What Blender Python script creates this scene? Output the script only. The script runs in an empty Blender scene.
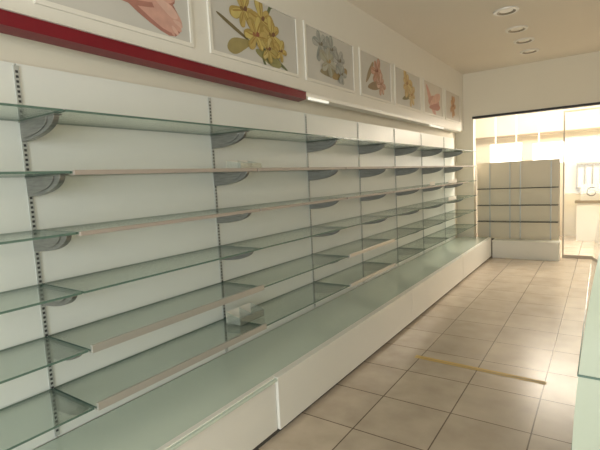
import bpy, math, random
from mathutils import Vector, Matrix
random.seed(4)
S=bpy.context.scene
S.view_settings.view_transform='Standard'
S.view_settings.look='None'
# ---------------- materials ----------------
def lin(c):
    return tuple((x/255/12.92 if x/255<=0.04045 else ((x/255+0.055)/1.055)**2.4) for x in c)+(1,)
def mat(name,rgb,rough=0.5,metal=0.0,noise=0.0,nscale=6,bump=0.0,spec=0.5,emis=0,coat=0,stretch=None):
    m=bpy.data.materials.new(name); m.use_nodes=True
    nt=m.node_tree; b=nt.nodes['Principled BSDF']
    c=lin(rgb)
    b.inputs['Base Color'].default_value=c
    b.inputs['Roughness'].default_value=rough
    b.inputs['Metallic'].default_value=metal
    b.inputs['Specular IOR Level'].default_value=spec
    b.inputs['Coat Weight'].default_value=coat
    if emis:
        b.inputs['Emission Color'].default_value=c; b.inputs['Emission Strength'].default_value=emis
    if noise or bump:
        tc=nt.nodes.new('ShaderNodeTexCoord'); n=nt.nodes.new('ShaderNodeTexNoise')
        n.inputs['Scale'].default_value=nscale; n.inputs['Detail'].default_value=5
        src=tc.outputs['Object']
        if stretch:
            mp=nt.nodes.new('ShaderNodeMapping'); mp.inputs['Scale'].default_value=stretch
            nt.links.new(src,mp.inputs[0]); src=mp.outputs[0]
        nt.links.new(src,n.inputs['Vector'])
        if noise:
            r=nt.nodes.new('ShaderNodeMix'); r.data_type='RGBA'
            r.inputs[6].default_value=tuple(x*(1-noise) for x in c[:3])+(1,)
            r.inputs[7].default_value=tuple(min(1,x*(1+noise)) for x in c[:3])+(1,)
            nt.links.new(n.outputs['Fac'],r.inputs[0]); nt.links.new(r.outputs[2],b.inputs['Base Color'])
        if bump:
            bp=nt.nodes.new('ShaderNodeBump'); bp.inputs['Strength'].default_value=bump; bp.inputs['Distance'].default_value=0.01
            nt.links.new(n.outputs['Fac'],bp.inputs['Height']); nt.links.new(bp.outputs[0],b.inputs['Normal'])
    return m
def glassmat(name,tint,refl=0.08,dif=0.0,difc=(180,200,185),top=.75):
    m=bpy.data.materials.new(name); m.use_nodes=True
    nt=m.node_tree; nt.nodes.clear()
    o=nt.nodes.new('ShaderNodeOutputMaterial')
    t=nt.nodes.new('ShaderNodeBsdfTransparent'); t.inputs[0].default_value=tint+(1,)
    g=nt.nodes.new('ShaderNodeBsdfGlossy'); g.inputs['Roughness'].default_value=0.03; g.inputs[0].default_value=(0.96,0.98,0.96,1)
    d=nt.nodes.new('ShaderNodeBsdfDiffuse'); d.inputs[0].default_value=lin(difc)
    f=nt.nodes.new('ShaderNodeLayerWeight'); f.inputs[0].default_value=0.25
    mp=nt.nodes.new('ShaderNodeMapRange'); mp.inputs[3].default_value=refl; mp.inputs[4].default_value=top
    nt.links.new(f.outputs['Fresnel'],mp.inputs[0])
    m0=nt.nodes.new('ShaderNodeMixShader'); m0.inputs[0].default_value=dif
    nt.links.new(t.outputs[0],m0.inputs[1]); nt.links.new(d.outputs[0],m0.inputs[2])
    mx=nt.nodes.new('ShaderNodeMixShader')
    nt.links.new(mp.outputs[0],mx.inputs[0]); nt.links.new(m0.outputs[0],mx.inputs[1]); nt.links.new(g.outputs[0],mx.inputs[2])
    nt.links.new(mx.outputs[0],o.inputs[0])
    return m
M_board=mat('white_laminate',(235,236,230),0.35,noise=0.02,nscale=2)
M_wall=mat('painted_wall',(234,227,210),0.7,noise=0.02,nscale=3,bump=0.05)
M_ceil=mat('painted_ceiling',(230,222,208),0.85,noise=0.02,nscale=2)
M_fascia=mat('fascia_white',(232,228,218),0.4,noise=0.02)
M_base=mat('cabinet_white_gloss',(234,231,221),0.3)
M_cream=mat('partition_laminate',(226,215,192),0.4,noise=0.03)
M_deck=mat('deck_glass_green',(206,217,203),0.15,coat=0.5)
M_edge=mat('glass_edge_green',(92,116,104),0.2)
M_glass=glassmat('shelf_glass',(0.915,0.95,0.928),0.05,0.06,(200,208,198),.62)
M_clear=glassmat('door_glass',(0.98,0.99,0.98),0.02,0.0,top=.4)
M_acr=glassmat('acrylic',(0.93,0.95,0.94),0.12,0.12,(220,225,220))
M_brk=mat('bracket_metal',(150,150,146),0.36,0.8,noise=.45,nscale=14,stretch=(1,1,9))  # stretched noise paints striped highlights into the brushed metal colour
M_post=mat('post_metal',(196,198,194),0.4,0.35)
M_slot=mat('post_slot',(64,66,66),0.8)
M_trim=mat('shelf_rail_beige',(170,158,147),0.4,noise=0.05)
M_trim2=mat('shelf_rail_silver',(196,192,184),0.3,noise=0.06,metal=.5)
M_red=mat('red_vinyl',(122,14,32),0.3,noise=0.15,nscale=4)
M_dark=mat('dark_frame',(40,38,36),0.5)
M_seam=mat('seam_shadow_gap',(80,76,70),0.8)
M_chrome=mat('downlight_ring',(235,232,225),0.3,0.2)
M_lampg=mat('downlight_reflector',(140,132,118),0.3,0.4)
M_lampc=mat('downlight_diffuser',(250,246,236),0.3)
M_yellow=mat('yellow_tape',(200,168,88),0.5,noise=0.15,nscale=20)
M_tube=mat('tube',(255,252,240),0.3,emis=.6)  # weak emission imitates bright reflection on the tube
M_lbox=mat('lightbox_face',(255,252,248),0.4,emis=2.2)
M_out=mat('outer_wall',(222,210,186),0.7,noise=0.08,nscale=2)
M_outb=mat('outer_bronze',(150,134,110),0.5)
M_outw=mat('outer_white',(238,232,220),0.5)
M_frame=mat('door_frame_aluminium',(168,156,138),0.4,.4)

def tilemat():
    m=bpy.data.materials.new('floor_tiles'); m.use_nodes=True
    nt=m.node_tree; b=nt.nodes['Principled BSDF']
    tc=nt.nodes.new('ShaderNodeTexCoord'); mp=nt.nodes.new('ShaderNodeMapping')
    mp.inputs['Location'].default_value=(0.31,0.05,0)
    nt.links.new(tc.outputs['Object'],mp.inputs[0])
    br=nt.nodes.new('ShaderNodeTexBrick'); br.offset=0; br.squash=1
    br.inputs['Scale'].default_value=1.0
    br.inputs['Brick Width'].default_value=0.45; br.inputs['Row Height'].default_value=0.45
    br.inputs['Mortar Size'].default_value=0.004; br.inputs['Mortar Smooth'].default_value=0.1
    br.inputs['Color1'].default_value=lin((204,189,169)); br.inputs['Color2'].default_value=lin((194,179,160))
    br.inputs['Mortar'].default_value=lin((112,98,84))
    nt.links.new(mp.outputs[0],br.inputs['Vector'])
    n=nt.nodes.new('ShaderNodeTexNoise'); n.inputs['Scale'].default_value=5; n.inputs['Detail'].default_value=7
    nt.links.new(tc.outputs['Object'],n.inputs['Vector'])
    cr=nt.nodes.new('ShaderNodeValToRGB'); cr.color_ramp.elements[0].position=0.3; cr.color_ramp.elements[1].position=0.7
    cr.color_ramp.elements[0].color=(0.80,0.78,0.76,1); cr.color_ramp.elements[1].color=(1,1,1,1)
    nt.links.new(n.outputs['Fac'],cr.inputs[0])
    mx=nt.nodes.new('ShaderNodeMix'); mx.data_type='RGBA'; mx.blend_type='MULTIPLY'; mx.inputs[0].default_value=1
    nt.links.new(br.outputs['Color'],mx.inputs[6]); nt.links.new(cr.outputs[0],mx.inputs[7])
    nt.links.new(mx.outputs[2],b.inputs['Base Color'])
    b.inputs['Roughness'].default_value=0.26
    bp=nt.nodes.new('ShaderNodeBump'); bp.inputs['Strength'].default_value=0.4; bp.inputs['Distance'].default_value=0.003; bp.invert=True
    nt.links.new(br.outputs['Fac'],bp.inputs['Height']); nt.links.new(bp.outputs[0],b.inputs['Normal'])
    return m
M_tile=tilemat()

# ---------------- mesh helpers ----------------
class MB:
    def __init__(s): s.v=[];s.f=[];s.mi=[];s.mats=[]
    def m(s,mt):
        if mt not in s.mats: s.mats.append(mt)
        return s.mats.index(mt)
    def box(s,a,b,mt,side=None):
        x0,y0,z0=a;x1,y1,z1=b;n=len(s.v)
        s.v+=[(x0,y0,z0),(x1,y0,z0),(x1,y1,z0),(x0,y1,z0),(x0,y0,z1),(x1,y0,z1),(x1,y1,z1),(x0,y1,z1)]
        fs=[(0,3,2,1),(4,5,6,7),(0,1,5,4),(1,2,6,5),(2,3,7,6),(3,0,4,7)]
        for i,f in enumerate(fs):
            s.f.append(tuple(n+k for k in f)); s.mi.append(s.m(mt if (i<2 or side is None) else side))
    def poly(s,pts,mt):
        n=len(s.v); s.v+=pts; s.f.append(tuple(range(n,n+len(pts)))); s.mi.append(s.m(mt))
    def prism(s,prof,fn,a,b,mt,cap=True):
        n=len(s.v);k=len(prof)
        s.v+=[fn(p,a) for p in prof]+[fn(p,b) for p in prof]
        for i in range(k):
            j=(i+1)%k; s.f.append((n+i,n+j,n+k+j,n+k+i)); s.mi.append(s.m(mt))
        if cap:
            s.f.append(tuple(range(n,n+k))[::-1]); s.mi.append(s.m(mt))
            s.f.append(tuple(range(n+k,n+2*k))); s.mi.append(s.m(mt))
    def obj(s,name,parent=None,bevel=0,smooth=False):
        me=bpy.data.meshes.new(name); me.from_pydata(s.v,[],s.f)
        for mt in s.mats: me.materials.append(mt)
        for p,i in zip(me.polygons,s.mi): p.material_index=i
        me.update()
        import bmesh
        bm=bmesh.new(); bm.from_mesh(me); bmesh.ops.recalc_face_normals(bm,faces=bm.faces); bm.to_mesh(me); bm.free()
        o=bpy.data.objects.new(name,me); S.collection.objects.link(o)
        if parent: o.parent=parent
        if smooth:
            for p in me.polygons: p.use_smooth=True
        if bevel:
            md=o.modifiers.new('b','BEVEL'); md.width=bevel; md.segments=2; md.limit_method='ANGLE'
        return o
def empty(name):
    e=bpy.data.objects.new(name,None); S.collection.objects.link(e); return e

XW=-2.10
XF=-2.00
ZC=3.14
YB=8.0
YR=-2.6
XR=2.2
# ---------------- shell ----------------
b=MB(); b.box((-2.6,YR-0.1,-0.1),(4,14,0),M_tile); b.obj('floor')
b=MB(); b.box((-2.6,YR-0.1,ZC),(XR+.2,YB+.25,ZC+0.1),M_ceil); b.obj('ceiling')
b=MB(); b.box((-2.35,YR,0),(-2.13,YB+.2,ZC),M_wall); b.obj('wall_left')
b=MB(); b.box((XR,YR,0),(XR+.15,YB+.2,ZC),M_wall); b.obj('wall_right')
b=MB()
b.box((-2.13,YB,0),(-1.85,YB+.2,2.41),M_wall); b.box((-2.13,YB,2.41),(XR,YB+.2,ZC),M_wall)
b.box((1.5,YB,0),(XR,YB+.2,2.41),M_wall); b.obj('wall_back')
b=MB()
b.box((-2.13,YR-.15,0),(-1.6,YR,ZC),M_wall); b.box((1.7,YR-.15,0),(XR,YR,ZC),M_wall)
b.box((-1.6,YR-.15,2.6),(1.7,YR,ZC),M_wall); b.box((-1.6,YR-.15,0),(1.7,YR,.4),M_wall); b.obj('wall_front')
b=MB(); b.box((-1.85,YB-.012,2.375),(1.5,YB+.1,2.41),M_dark); b.box((-1.85,YB-.005,0),(-1.835,YB+.1,2.375),M_wall)
b.box((1.46,YB-.012,0),(1.5,YB+.1,2.375),M_dark); b.obj('trim_1')
b=MB(); b.box((-2.13,YR,2.19),(XF,YB,ZC),M_fascia)
b.obj('wall_fascia')
# ---------------- shelving ----------------
sh=empty('wall_shelving_unit')
posts=[-0.2,0.94,2.08,3.2,4.18,5.15,6.12,7.18,7.78]
b=MB()
for i in range(len(posts)-1):
    b.box((XW-.02,posts[i]+.003,0.35),(XW,posts[i+1]-.003,2.06),M_board)
b.box((XW-.028,posts[0],.35),(XW-.02,posts[-1],2.06),M_seam)
b.obj('back_panels',sh,bevel=0)
b=MB()
for y in posts[:-1]:
    b.box((XW,y-.011,.36),(XW+.006,y+.011,2.05),M_post)
    z=.38
    while z<2.03:
        b.box((XW+.0062,y-.0055,z),(XW+.0068,y+.0055,z+.011),M_slot); z+=.021
b.obj('slotted_posts',sh)
levels=[1.81,1.57,1.325,1.08,.835,.585]
XS=-1.74
b=MB()
for z in levels:
    for i in range(len(posts)-1):
        b.box((XW+.008,posts[i]+.004,z),(XS,posts[i+1]-.004,z+.009),M_glass,M_edge)
b.obj('glass_shelves',sh)
b=MB()
prof=[(0,0),(0.29,0)]+[(0.29*math.cos(t),-0.085*math.sin(t)**0.9) for t in [math.pi/2*k/12 for k in range(1,12)]]+[(0,-.085)]
def scaled(s): return [(p[0]*s+.012,(p[1]+.004)*s-.008) for p in prof]
for z in levels:
    for y in posts[:-1]:
        b.prism(prof,lambda p,t,z=z:(XW+.006+p[0],t,z-.001+p[1]),y-.012,y+.012,M_brk)
        b.prism(scaled(.8),lambda p,t,z=z:(XW+.006+p[0],t,z-.001+p[1]),y-.018,y+.018,M_brk)
        b.box((XW+.006,y-.018,z-.006),(XW+.31,y+.018,z-.001),M_brk)
b.obj('shelf_brackets',sh,bevel=.003)
b=MB()
def rail(lv,i,h=.022,mt=M_trim):
    z=levels[lv]
    b.box((XS,posts[i]+.006,z-.008),(XS+.014,posts[i+1]-.006,z-.008+h),mt)
    b.box((XS-.02,posts[i]+.006,z-.008),(XS,posts[i+1]-.006,z-.004),mt)
for i in range(1,8): rail(1,i,.02)
for i in range(1,7): rail(2,i,.018)
rail(4,1,.034,M_trim2);rail(5,1,.034,M_trim2);rail(4,3,.03,M_trim2);rail(5,3,.03,M_trim2)
b.obj('shelf_front_rails',sh,bevel=.002)
b=MB()
b.box((XW,posts[0]-.3,.0),(-1.60,7.96,.33),M_base)
b.box((XW,posts[0]-.3,.33),(-1.552,7.96,.347),M_deck)
segs=[-.5,1.93,4.15,6.1,7.965]
for i in range(4):
    off=-.018 if i==0 else 0
    b.box((-1.60,segs[i]+.003,.03),(-1.55+off,segs[i+1]-.003,.352),M_base)
b.box((-1.60,-.5,.0),(-1.575,7.96,.03),M_seam)  # dark strip paints the shadow beneath the cabinet fronts
b.obj('base_cabinet',sh,bevel=.002)
b=MB()
for (lv,ya,yb) in ((2,6.3,6.75),(3,6.3,6.7),(2,5.5,5.7)):
    z=levels[lv]+.012
    b.box((XS-.05,ya,z),(XS-.046,yb,z+.05),M_outw); b.box((XS-.09,ya,z),(XS-.046,yb,z+.003),M_outw)
b.obj('price_cards',sh)
# valance
b=MB()
pr=[(-2.0,2.192),(-1.97,2.192),(-1.974,2.135),(-2.05,2.125)]
def vf(p,t): return (p[0],t,p[1]+.016*(3.03-t))
b.prism(pr,vf,YR+.02,3.03,M_red)
pr=[(-2.0,2.196),(-1.955,2.196),(-1.955,2.192),(-2.0,2.192)]
b.prism(pr,vf,YR+.02,3.03,M_fascia)
b.obj('red_valance')
b=MB()
pr=[(-2.0,2.19),(-1.975,2.19),(-1.98,2.16),(-2.05,2.15)]
b.prism(pr,lambda p,t:(p[0],t,p[1]),3.034,7.75,M_fascia)
b.obj('canopy_lip')
b=MB()
pr=[(.011*math.cos(a),.011*math.sin(a)) for a in [k*math.pi/6 for k in range(12)]]
for y0,y1 in ((3.06,3.36),(6.1,6.7)):
    b.prism(pr,lambda p,t:(-1.965+p[0],t,2.145+p[1]),y0,y1,M_tube)
b.obj('fluorescent_tube')
# ---------------- pictures ----------------
PM={}
def pm(c):
    if c not in PM: PM[c]=mat('print_%d_%d_%d'%c,c,0.45,noise=.22,nscale=16)
    return PM[c]
def picture(y0,y1,z0,z1,bg,shapes):
    b=MB()
    x=XF
    fr=.022
    b.box((x,y0,z0),(x+.004,y1,z1),bg)
    for a,c in (((x,y0-fr,z0-fr),(x+.012,y0,z1+fr)),((x,y1,z0-fr),(x+.012,y1+fr,z1+fr)),((x,y0,z0-fr),(x+.012,y1,z0)),((x,y0,z1),(x+.012,y1,z1+fr))):
        b.box(a,c,M_fascia)
    W=y1-y0;H=z1-z0
    k=0
    for s in shapes:
        cx,cy,L,w,ang,col=s
        pts=[]
        k+=1
        a=math.radians(ang)
        N=24
        for i in range(N):
            t=2*math.pi*i/N
            px=L*(0.5+0.5*math.cos(t)); wob=1+.10*math.sin(3*t+k)
            py=w*0.5*math.sin(t)*wob*(0.65+.5*px/L)
            Y=cx*W+(px*math.cos(a)-py*math.sin(a)); Z=cy*H+(px*math.sin(a)+py*math.cos(a))
            Y=min(max(Y,0.0),W); Z=min(max(Z,0.0),H)
            pts.append((x+.0045+k*.00008,y0+Y,z0+Z))
        b.poly(pts,pm(col))
    return b.obj('framed_picture')
def mixc(a,b_,t): return tuple(int(round((a[i]*(1-t)+b_[i]*t)/6)*6) for i in range(3))
def flower(cx,cy,r,n,c1,c2,c3,a0=0,sq=1):
    o=[]
    for i in range(n):
        a=a0+360*i/n+random.uniform(-12,12); rr=r*random.uniform(.75,1.15)
        o.append((cx,cy,rr,rr*.58*sq,a,mixc(c1,c2,.7)))
        o.append((cx,cy,rr*.93,rr*.40*sq,a+5,mixc(c1,c2,.15 if i%2 else .4)))
        o.append((cx,cy,rr*.8,rr*.10,a-6,mixc(c1,c2,.9)))
    o.append((cx,cy,r*.3,r*.25,40,c3)); o.append((cx,cy,r*.28,r*.2,160,mixc(c3,c2,.5))); return o
M_pbg=mat('print_background',(204,201,194),.4,noise=.1,nscale=3)
M_pbg2=mat('print_background_warm',(210,202,190),.4,noise=.1,nscale=3)
Z0,Z1=2.32,2.74
sk=(206,160,146);sk2=(172,120,108);sk3=(218,180,166)
picture(1.02,1.86,Z0,Z1,M_pbg,[
 (.24,1.0,.68,.26,-34,sk2),(.24,.95,.66,.22,-31,sk),(.28,.98,.5,.12,-30,sk3),
 (.22,.62,.5,.2,-6,sk2),(.22,.64,.48,.17,-6,sk),(.26,.68,.34,.07,-8,sk3),
 (.3,.34,.5,.13,8,sk2),(.3,.36,.5,.1,8,sk),
 (.70,.42,.22,.12,-28,sk),(.72,.46,.17,.06,-26,sk3),
 (.86,.24,.07,.03,-20,sk3),(.86,.2,.065,.028,-32,sk),(.845,.16,.06,.026,-45,sk3),(.83,.13,.05,.024,-55,sk)])
y1=(212,194,122);y2=(160,132,66);y3=(120,84,60)
gr=(104,112,76)
picture(2.04,2.96,Z0,Z1,M_pbg,
  [(.5,.35,.35,.03,-70,gr),(.4,.3,.34,.03,160,(120,108,76)),(.5,.3,.35,.03,-20,gr),(.45,.2,.3,.1,-10,(150,146,96)),(.4,.3,.25,.1,200,(160,146,96)),(.55,.6,.3,.03,60,gr)]+
  flower(.34,.76,.14,6,y1,y2,y3,10)+flower(.54,.72,.14,6,y1,y2,y3,50)+flower(.66,.52,.14,6,y1,y2,y3,35)+flower(.46,.42,.14,6,y1,y2,(150,90,70),0)+flower(.6,.26,.11,5,(206,190,130),y2,y3,0)+flower(.76,.3,.09,5,y1,y2,y3,0))
g1=(186,186,178);g2=(138,140,134);g3=(120,112,92)
picture(3.1,3.92,Z0,Z1,M_pbg,[(.25,.2,.45,.12,10,(150,140,112)),(.5,.15,.3,.1,20,(164,140,96))]+flower(.28,.72,.13,6,g1,g2,g3,0)+flower(.5,.7,.12,7,g1,g2,g3,30)+flower(.66,.52,.14,7,(198,196,186),g2,g3,20)+flower(.42,.42,.14,6,g1,(160,150,130),(168,140,92),40)+flower(.7,.26,.1,5,g1,g2,g3,10))
o1=(208,172,152);o2=(164,120,98)
picture(4.08,4.83,Z0,Z1,M_pbg,[(.2,.2,.4,.1,12,(150,128,100)),(.15,.3,.3,.07,50,(150,132,104))]+flower(.5,.64,.15,7,o1,o2,(140,80,60),15)+flower(.64,.36,.12,7,(216,190,170),o2,o2,40))
picture(4.97,5.8,Z0,Z1,M_pbg,[(.25,.18,.4,.07,15,(130,120,84)),(.4,.2,.3,.06,40,(140,130,90))]+flower(.45,.64,.17,8,(218,196,146),(184,150,98),(160,120,70),15)+flower(.62,.36,.14,7,(216,200,160),(186,150,98),(170,130,80),40))
picture(5.97,6.78,Z0,Z1,M_pbg2,[(.1,.9,.6,.14,-45,(208,160,142)),(.2,.4,.5,.2,0,(198,148,132)),(.3,.3,.5,.14,20,(212,170,152)),(.25,.2,.5,.1,5,(186,130,114))])
picture(6.96,7.74,Z0,Z1,M_pbg2,flower(.5,.5,.18,7,(212,172,128),(180,134,92),(150,100,70),0))
# ---------------- downlights ----------------
def ring(b,c,r0,r1,z0,z1,mt,N=32):
    n=len(b.v)
    for i in range(N):
        a=2*math.pi*i/N
        for (r,z) in ((r0,z0),(r1,z1)): b.v.append((c[0]+r*math.cos(a),c[1]+r*math.sin(a),z))
    for i in range(N):
        j=(i+1)%N; b.f.append((n+2*i,n+2*j,n+2*j+1,n+2*i+1)); b.mi.append(b.m(mt))
for (x,y) in ((-.86,4.45),(-.86,5.22),(-.87,5.97),(-.87,6.56),(-.885,7.2)):
    b=MB()
    ring(b,(x,y),.125,.12,ZC-.001,ZC-.014,M_chrome);ring(b,(x,y),.12,.092,ZC-.014,ZC-.015,M_chrome)
    ring(b,(x,y),.092,.066,ZC-.015,ZC-.003,M_lampg);ring(b,(x,y),.066,.0,ZC-.003,ZC-.003,M_lampc)
    b.obj('recessed_downlight')
# ---------------- floor tape ----------------
b=MB(); b.poly([(-1.25,3.36,.0015),(-.3,3.325,.0015),(-.3,3.38,.0015),(-1.25,3.415,.0015)],M_yellow)
b.poly([(-1.25,3.38,.0019),(-.3,3.347,.0019),(-.3,3.353,.0019),(-1.25,3.386,.0019)],M_outb); b.obj('floor_tape')
# ---------------- acrylic holders ----------------
def holder(x,y,z,w,d,h):
    b=MB(); t=.003
    b.box((x,y,z),(x+d,y+w,z+t),M_acr)
    b.box((x,y,z),(x+t,y+w,z+h),M_acr,M_outw)
    b.box((x+d-t,y,z),(x+d,y+w,z+h*.6),M_acr,M_acr)
    for yy in (y,y+w/2,y+w-t):
        pr=[(0,0),(d,0),(d,h*.6),(d*.6,h*.75),(0,h)]
        b.prism(pr,lambda p,tt:(x+p[0],tt,z+p[1]),yy,yy+t,M_acr)
    b.obj('acrylic_display_holder')
holder(-1.93,2.02,1.58,.2,.12,.06)
holder(-2.0,2.0,.595,.24,.12,.075)
# ---------------- back display unit ----------------
du=empty('partition_display_unit')
b=MB()
xs=[-1.83,-1.62,-1.30,-1.14,-.69,-.57]
for i in range(5):
    b.box((xs[i]+.004,8.22,.3),(xs[i+1]-.004,8.25,1.62),M_cream)
b.box((-1.83,8.25,.0),(-.57,8.262,1.62),M_seam)
b.box((-1.83,8.205,.3),(-.57,8.26,.32),M_cream)
for x in xs[1:5]: b.box((x-.008,8.205,.3),(x+.008,8.222,1.6),M_post)
b.obj('panels',du)
b=MB()
for z in (.6,.88,1.165):
    b.box((-1.8,8.08,z),(-.58,8.215,z+.012),M_glass,M_seam)
b.obj('shelves',du)
b=MB(); b.box((-1.54,7.98,.0),(-.55,8.26,.29),M_base); b.box((-1.545,7.975,.27),(-.545,8.26,.3),M_base); b.obj('base',du,bevel=.003)
# glass door
b=MB()
b.box((-.53,8.3,0),(-.51,8.32,2.37),M_frame); b.box((.6,8.3,0),(.62,8.32,2.37),M_frame); b.box((-.51,8.3,2.345),(.6,8.32,2.37),M_frame)
b.box((-.51,8.3,0),(.6,8.32,.05),M_frame); b.box((-.51,8.308,.05),(.6,8.314,2.345),M_clear)
b.box((.02,8.27,.85),(.04,8.30,1.25),M_dark)
b.obj('door_1')
# ---------------- outside ----------------
b=MB(); b.box((-4,11.0,0),(4,11.15,3.4),M_out)
b.obj('wall_outer')
b=MB()
for (a0,a1,c0,c1) in ((-.45,.1,1.0,1.5),(.3,1.4,.3,2.1)):
    b.box((a0,10.93,c0),(a1,10.99,c0+.04),M_outb);b.box((a0,10.93,c1),(a1,10.99,c1+.04),M_outb)
    n=4
    for k in range(n+1):
        xx=a0+(a1-a0)*k/n; b.box((xx-.015,10.93,c0),(xx+.015,10.99,c1),M_outb)
    b.box((a0,10.97,c0),(a1,10.995,c1),M_outw)
b.obj('window_1')
b=MB()
b.box((-.42,10.3,0),(.05,10.6,.75),M_outw); b.box((-.45,10.28,.75),(.08,10.62,.8),M_outb); b.box((.1,10.2,0),(.22,10.35,2.0),M_outw)
b.box((-.36,10.4,.8),(.02,10.42,1.12),M_outw)
pts=[]
for k in range(28):
    a=math.radians(60+k*15); r=.11-.0024*k
    pts.append((r*math.cos(a),r*math.sin(a)))
for k in range(27):
    (ax,az),(bx,bz)=pts[k],pts[k+1]
    b.poly([(-.17+ax,10.398,.96+az),(-.17+bx,10.398,.96+bz),(-.17+bx*.82,10.398,.96+bz*.82),(-.17+ax*.82,10.398,.96+az*.82)],M_seam)
b.obj('outer_display_plinth')
def lbox(x0,x1,z0,z1):
    b=MB(); b.box((x0,10.0,z0),(x1,10.1,z1),M_outw); b.box((x0+.015,9.994,z0+.015),(x1-.015,10.0,z1-.015),M_lbox)
    b.box((x0+.1,10.03,z1),(x0+.12,10.06,3.4),M_outw); b.box((x1-.12,10.03,z1),(x1-.1,10.06,3.4),M_outw)
    b.obj('lightbox_sign')
lbox(-1.97,-1.36,1.6,2.02); lbox(-1.17,.9,1.56,1.98)
b=MB(); b.box((-4,YB+.25,3.4),(4,11.15,3.5),M_outw); b.box((-4,9.2,2.62),(4,9.35,2.67),M_outw); b.box((-4,10.85,2.2),(4,10.95,2.24),M_outb); b.obj('ceiling_outer')
# ---------------- curved counter at right ----------------
cc=empty('curved_glass_counter')
def curve(z):
    t=z/1.37
    return -.075+ .095*t**3
b=MB()
N=20
zs=[.1+1.27*i/N for i in range(N+1)]
M_cg=mat('counter_curved_glass',(184,192,172),.12,coat=.6)
for i in range(N):
    z0,z1=zs[i],zs[i+1]
    b.poly([(curve(z0),1.55,z0),(curve(z0),3.4,z0),(curve(z1),3.4,z1),(curve(z1),1.55,z1)],M_cg)
b.poly([(curve(z),1.55,z) for z in zs]+[(.6,1.55,1.37),(.6,1.55,.1)],M_cg)
b.poly([(curve(1.37),1.55,1.37),(.6,1.55,1.37),(.6,3.4,1.37),(curve(1.37),3.4,1.37)],M_cg)
b.obj('curved_panel',cc)
b=MB()
for z in (.55,.85): b.box((curve(z)-.003,1.546,z),(.6,3.404,z+.006),M_edge)
b.box((-.02,1.6,0),(.6,3.35,.1),M_dark)
b.obj('shelf_edges',cc)

# ---------------- lights ----------------
def area(name,loc,target,sx,sy,power,col):
    l=bpy.data.lights.new(name,'AREA'); l.shape='RECTANGLE'; l.size=sx; l.size_y=sy; l.energy=power; l.color=col
    o=bpy.data.objects.new(name,l); S.collection.objects.link(o); o.location=loc
    d=Vector(target)-Vector(loc); o.rotation_euler=d.to_track_quat('-Z','Y').to_euler(); return o
area('shop_window_daylight',(0.05,YR-.2,1.5),(0,3,1.3),3.2,2.1,140,(.91,.98,1.0))
area('outer_added_fill',(-.2,9.5,3.3),(-.2,9.6,0),4.5,1.2,175,(1,.94,.84))  # added area lamp kept above the view, brightens the outer room
area('back_daylight',(0.2,8.6,2.55),(-.6,5,0.6),2.6,.5,130,(1,.89,.74))
w=bpy.data.worlds.new('World'); S.world=w; w.use_nodes=True
w.node_tree.nodes['Background'].inputs[0].default_value=(.92,.95,1,1); w.node_tree.nodes['Background'].inputs[1].default_value=.6

# ---------------- camera ----------------
f=440.0
Y=Vector((303,-(164-225),-f)).normalized()
X=Vector((646,-13,f)).normalized()
Z=X.cross(Y).normalized(); X=Y.cross(Z).normalized()
R=Matrix((X,Y,Z)).to_4x4()
cam=bpy.data.cameras.new('camera'); co=bpy.data.objects.new('camera',cam); S.collection.objects.link(co)
co.matrix_world=Matrix.Translation((0,0,1.5))@R
cam.sensor_width=36; cam.lens=f/600*36; cam.clip_start=.05
S.camera=co
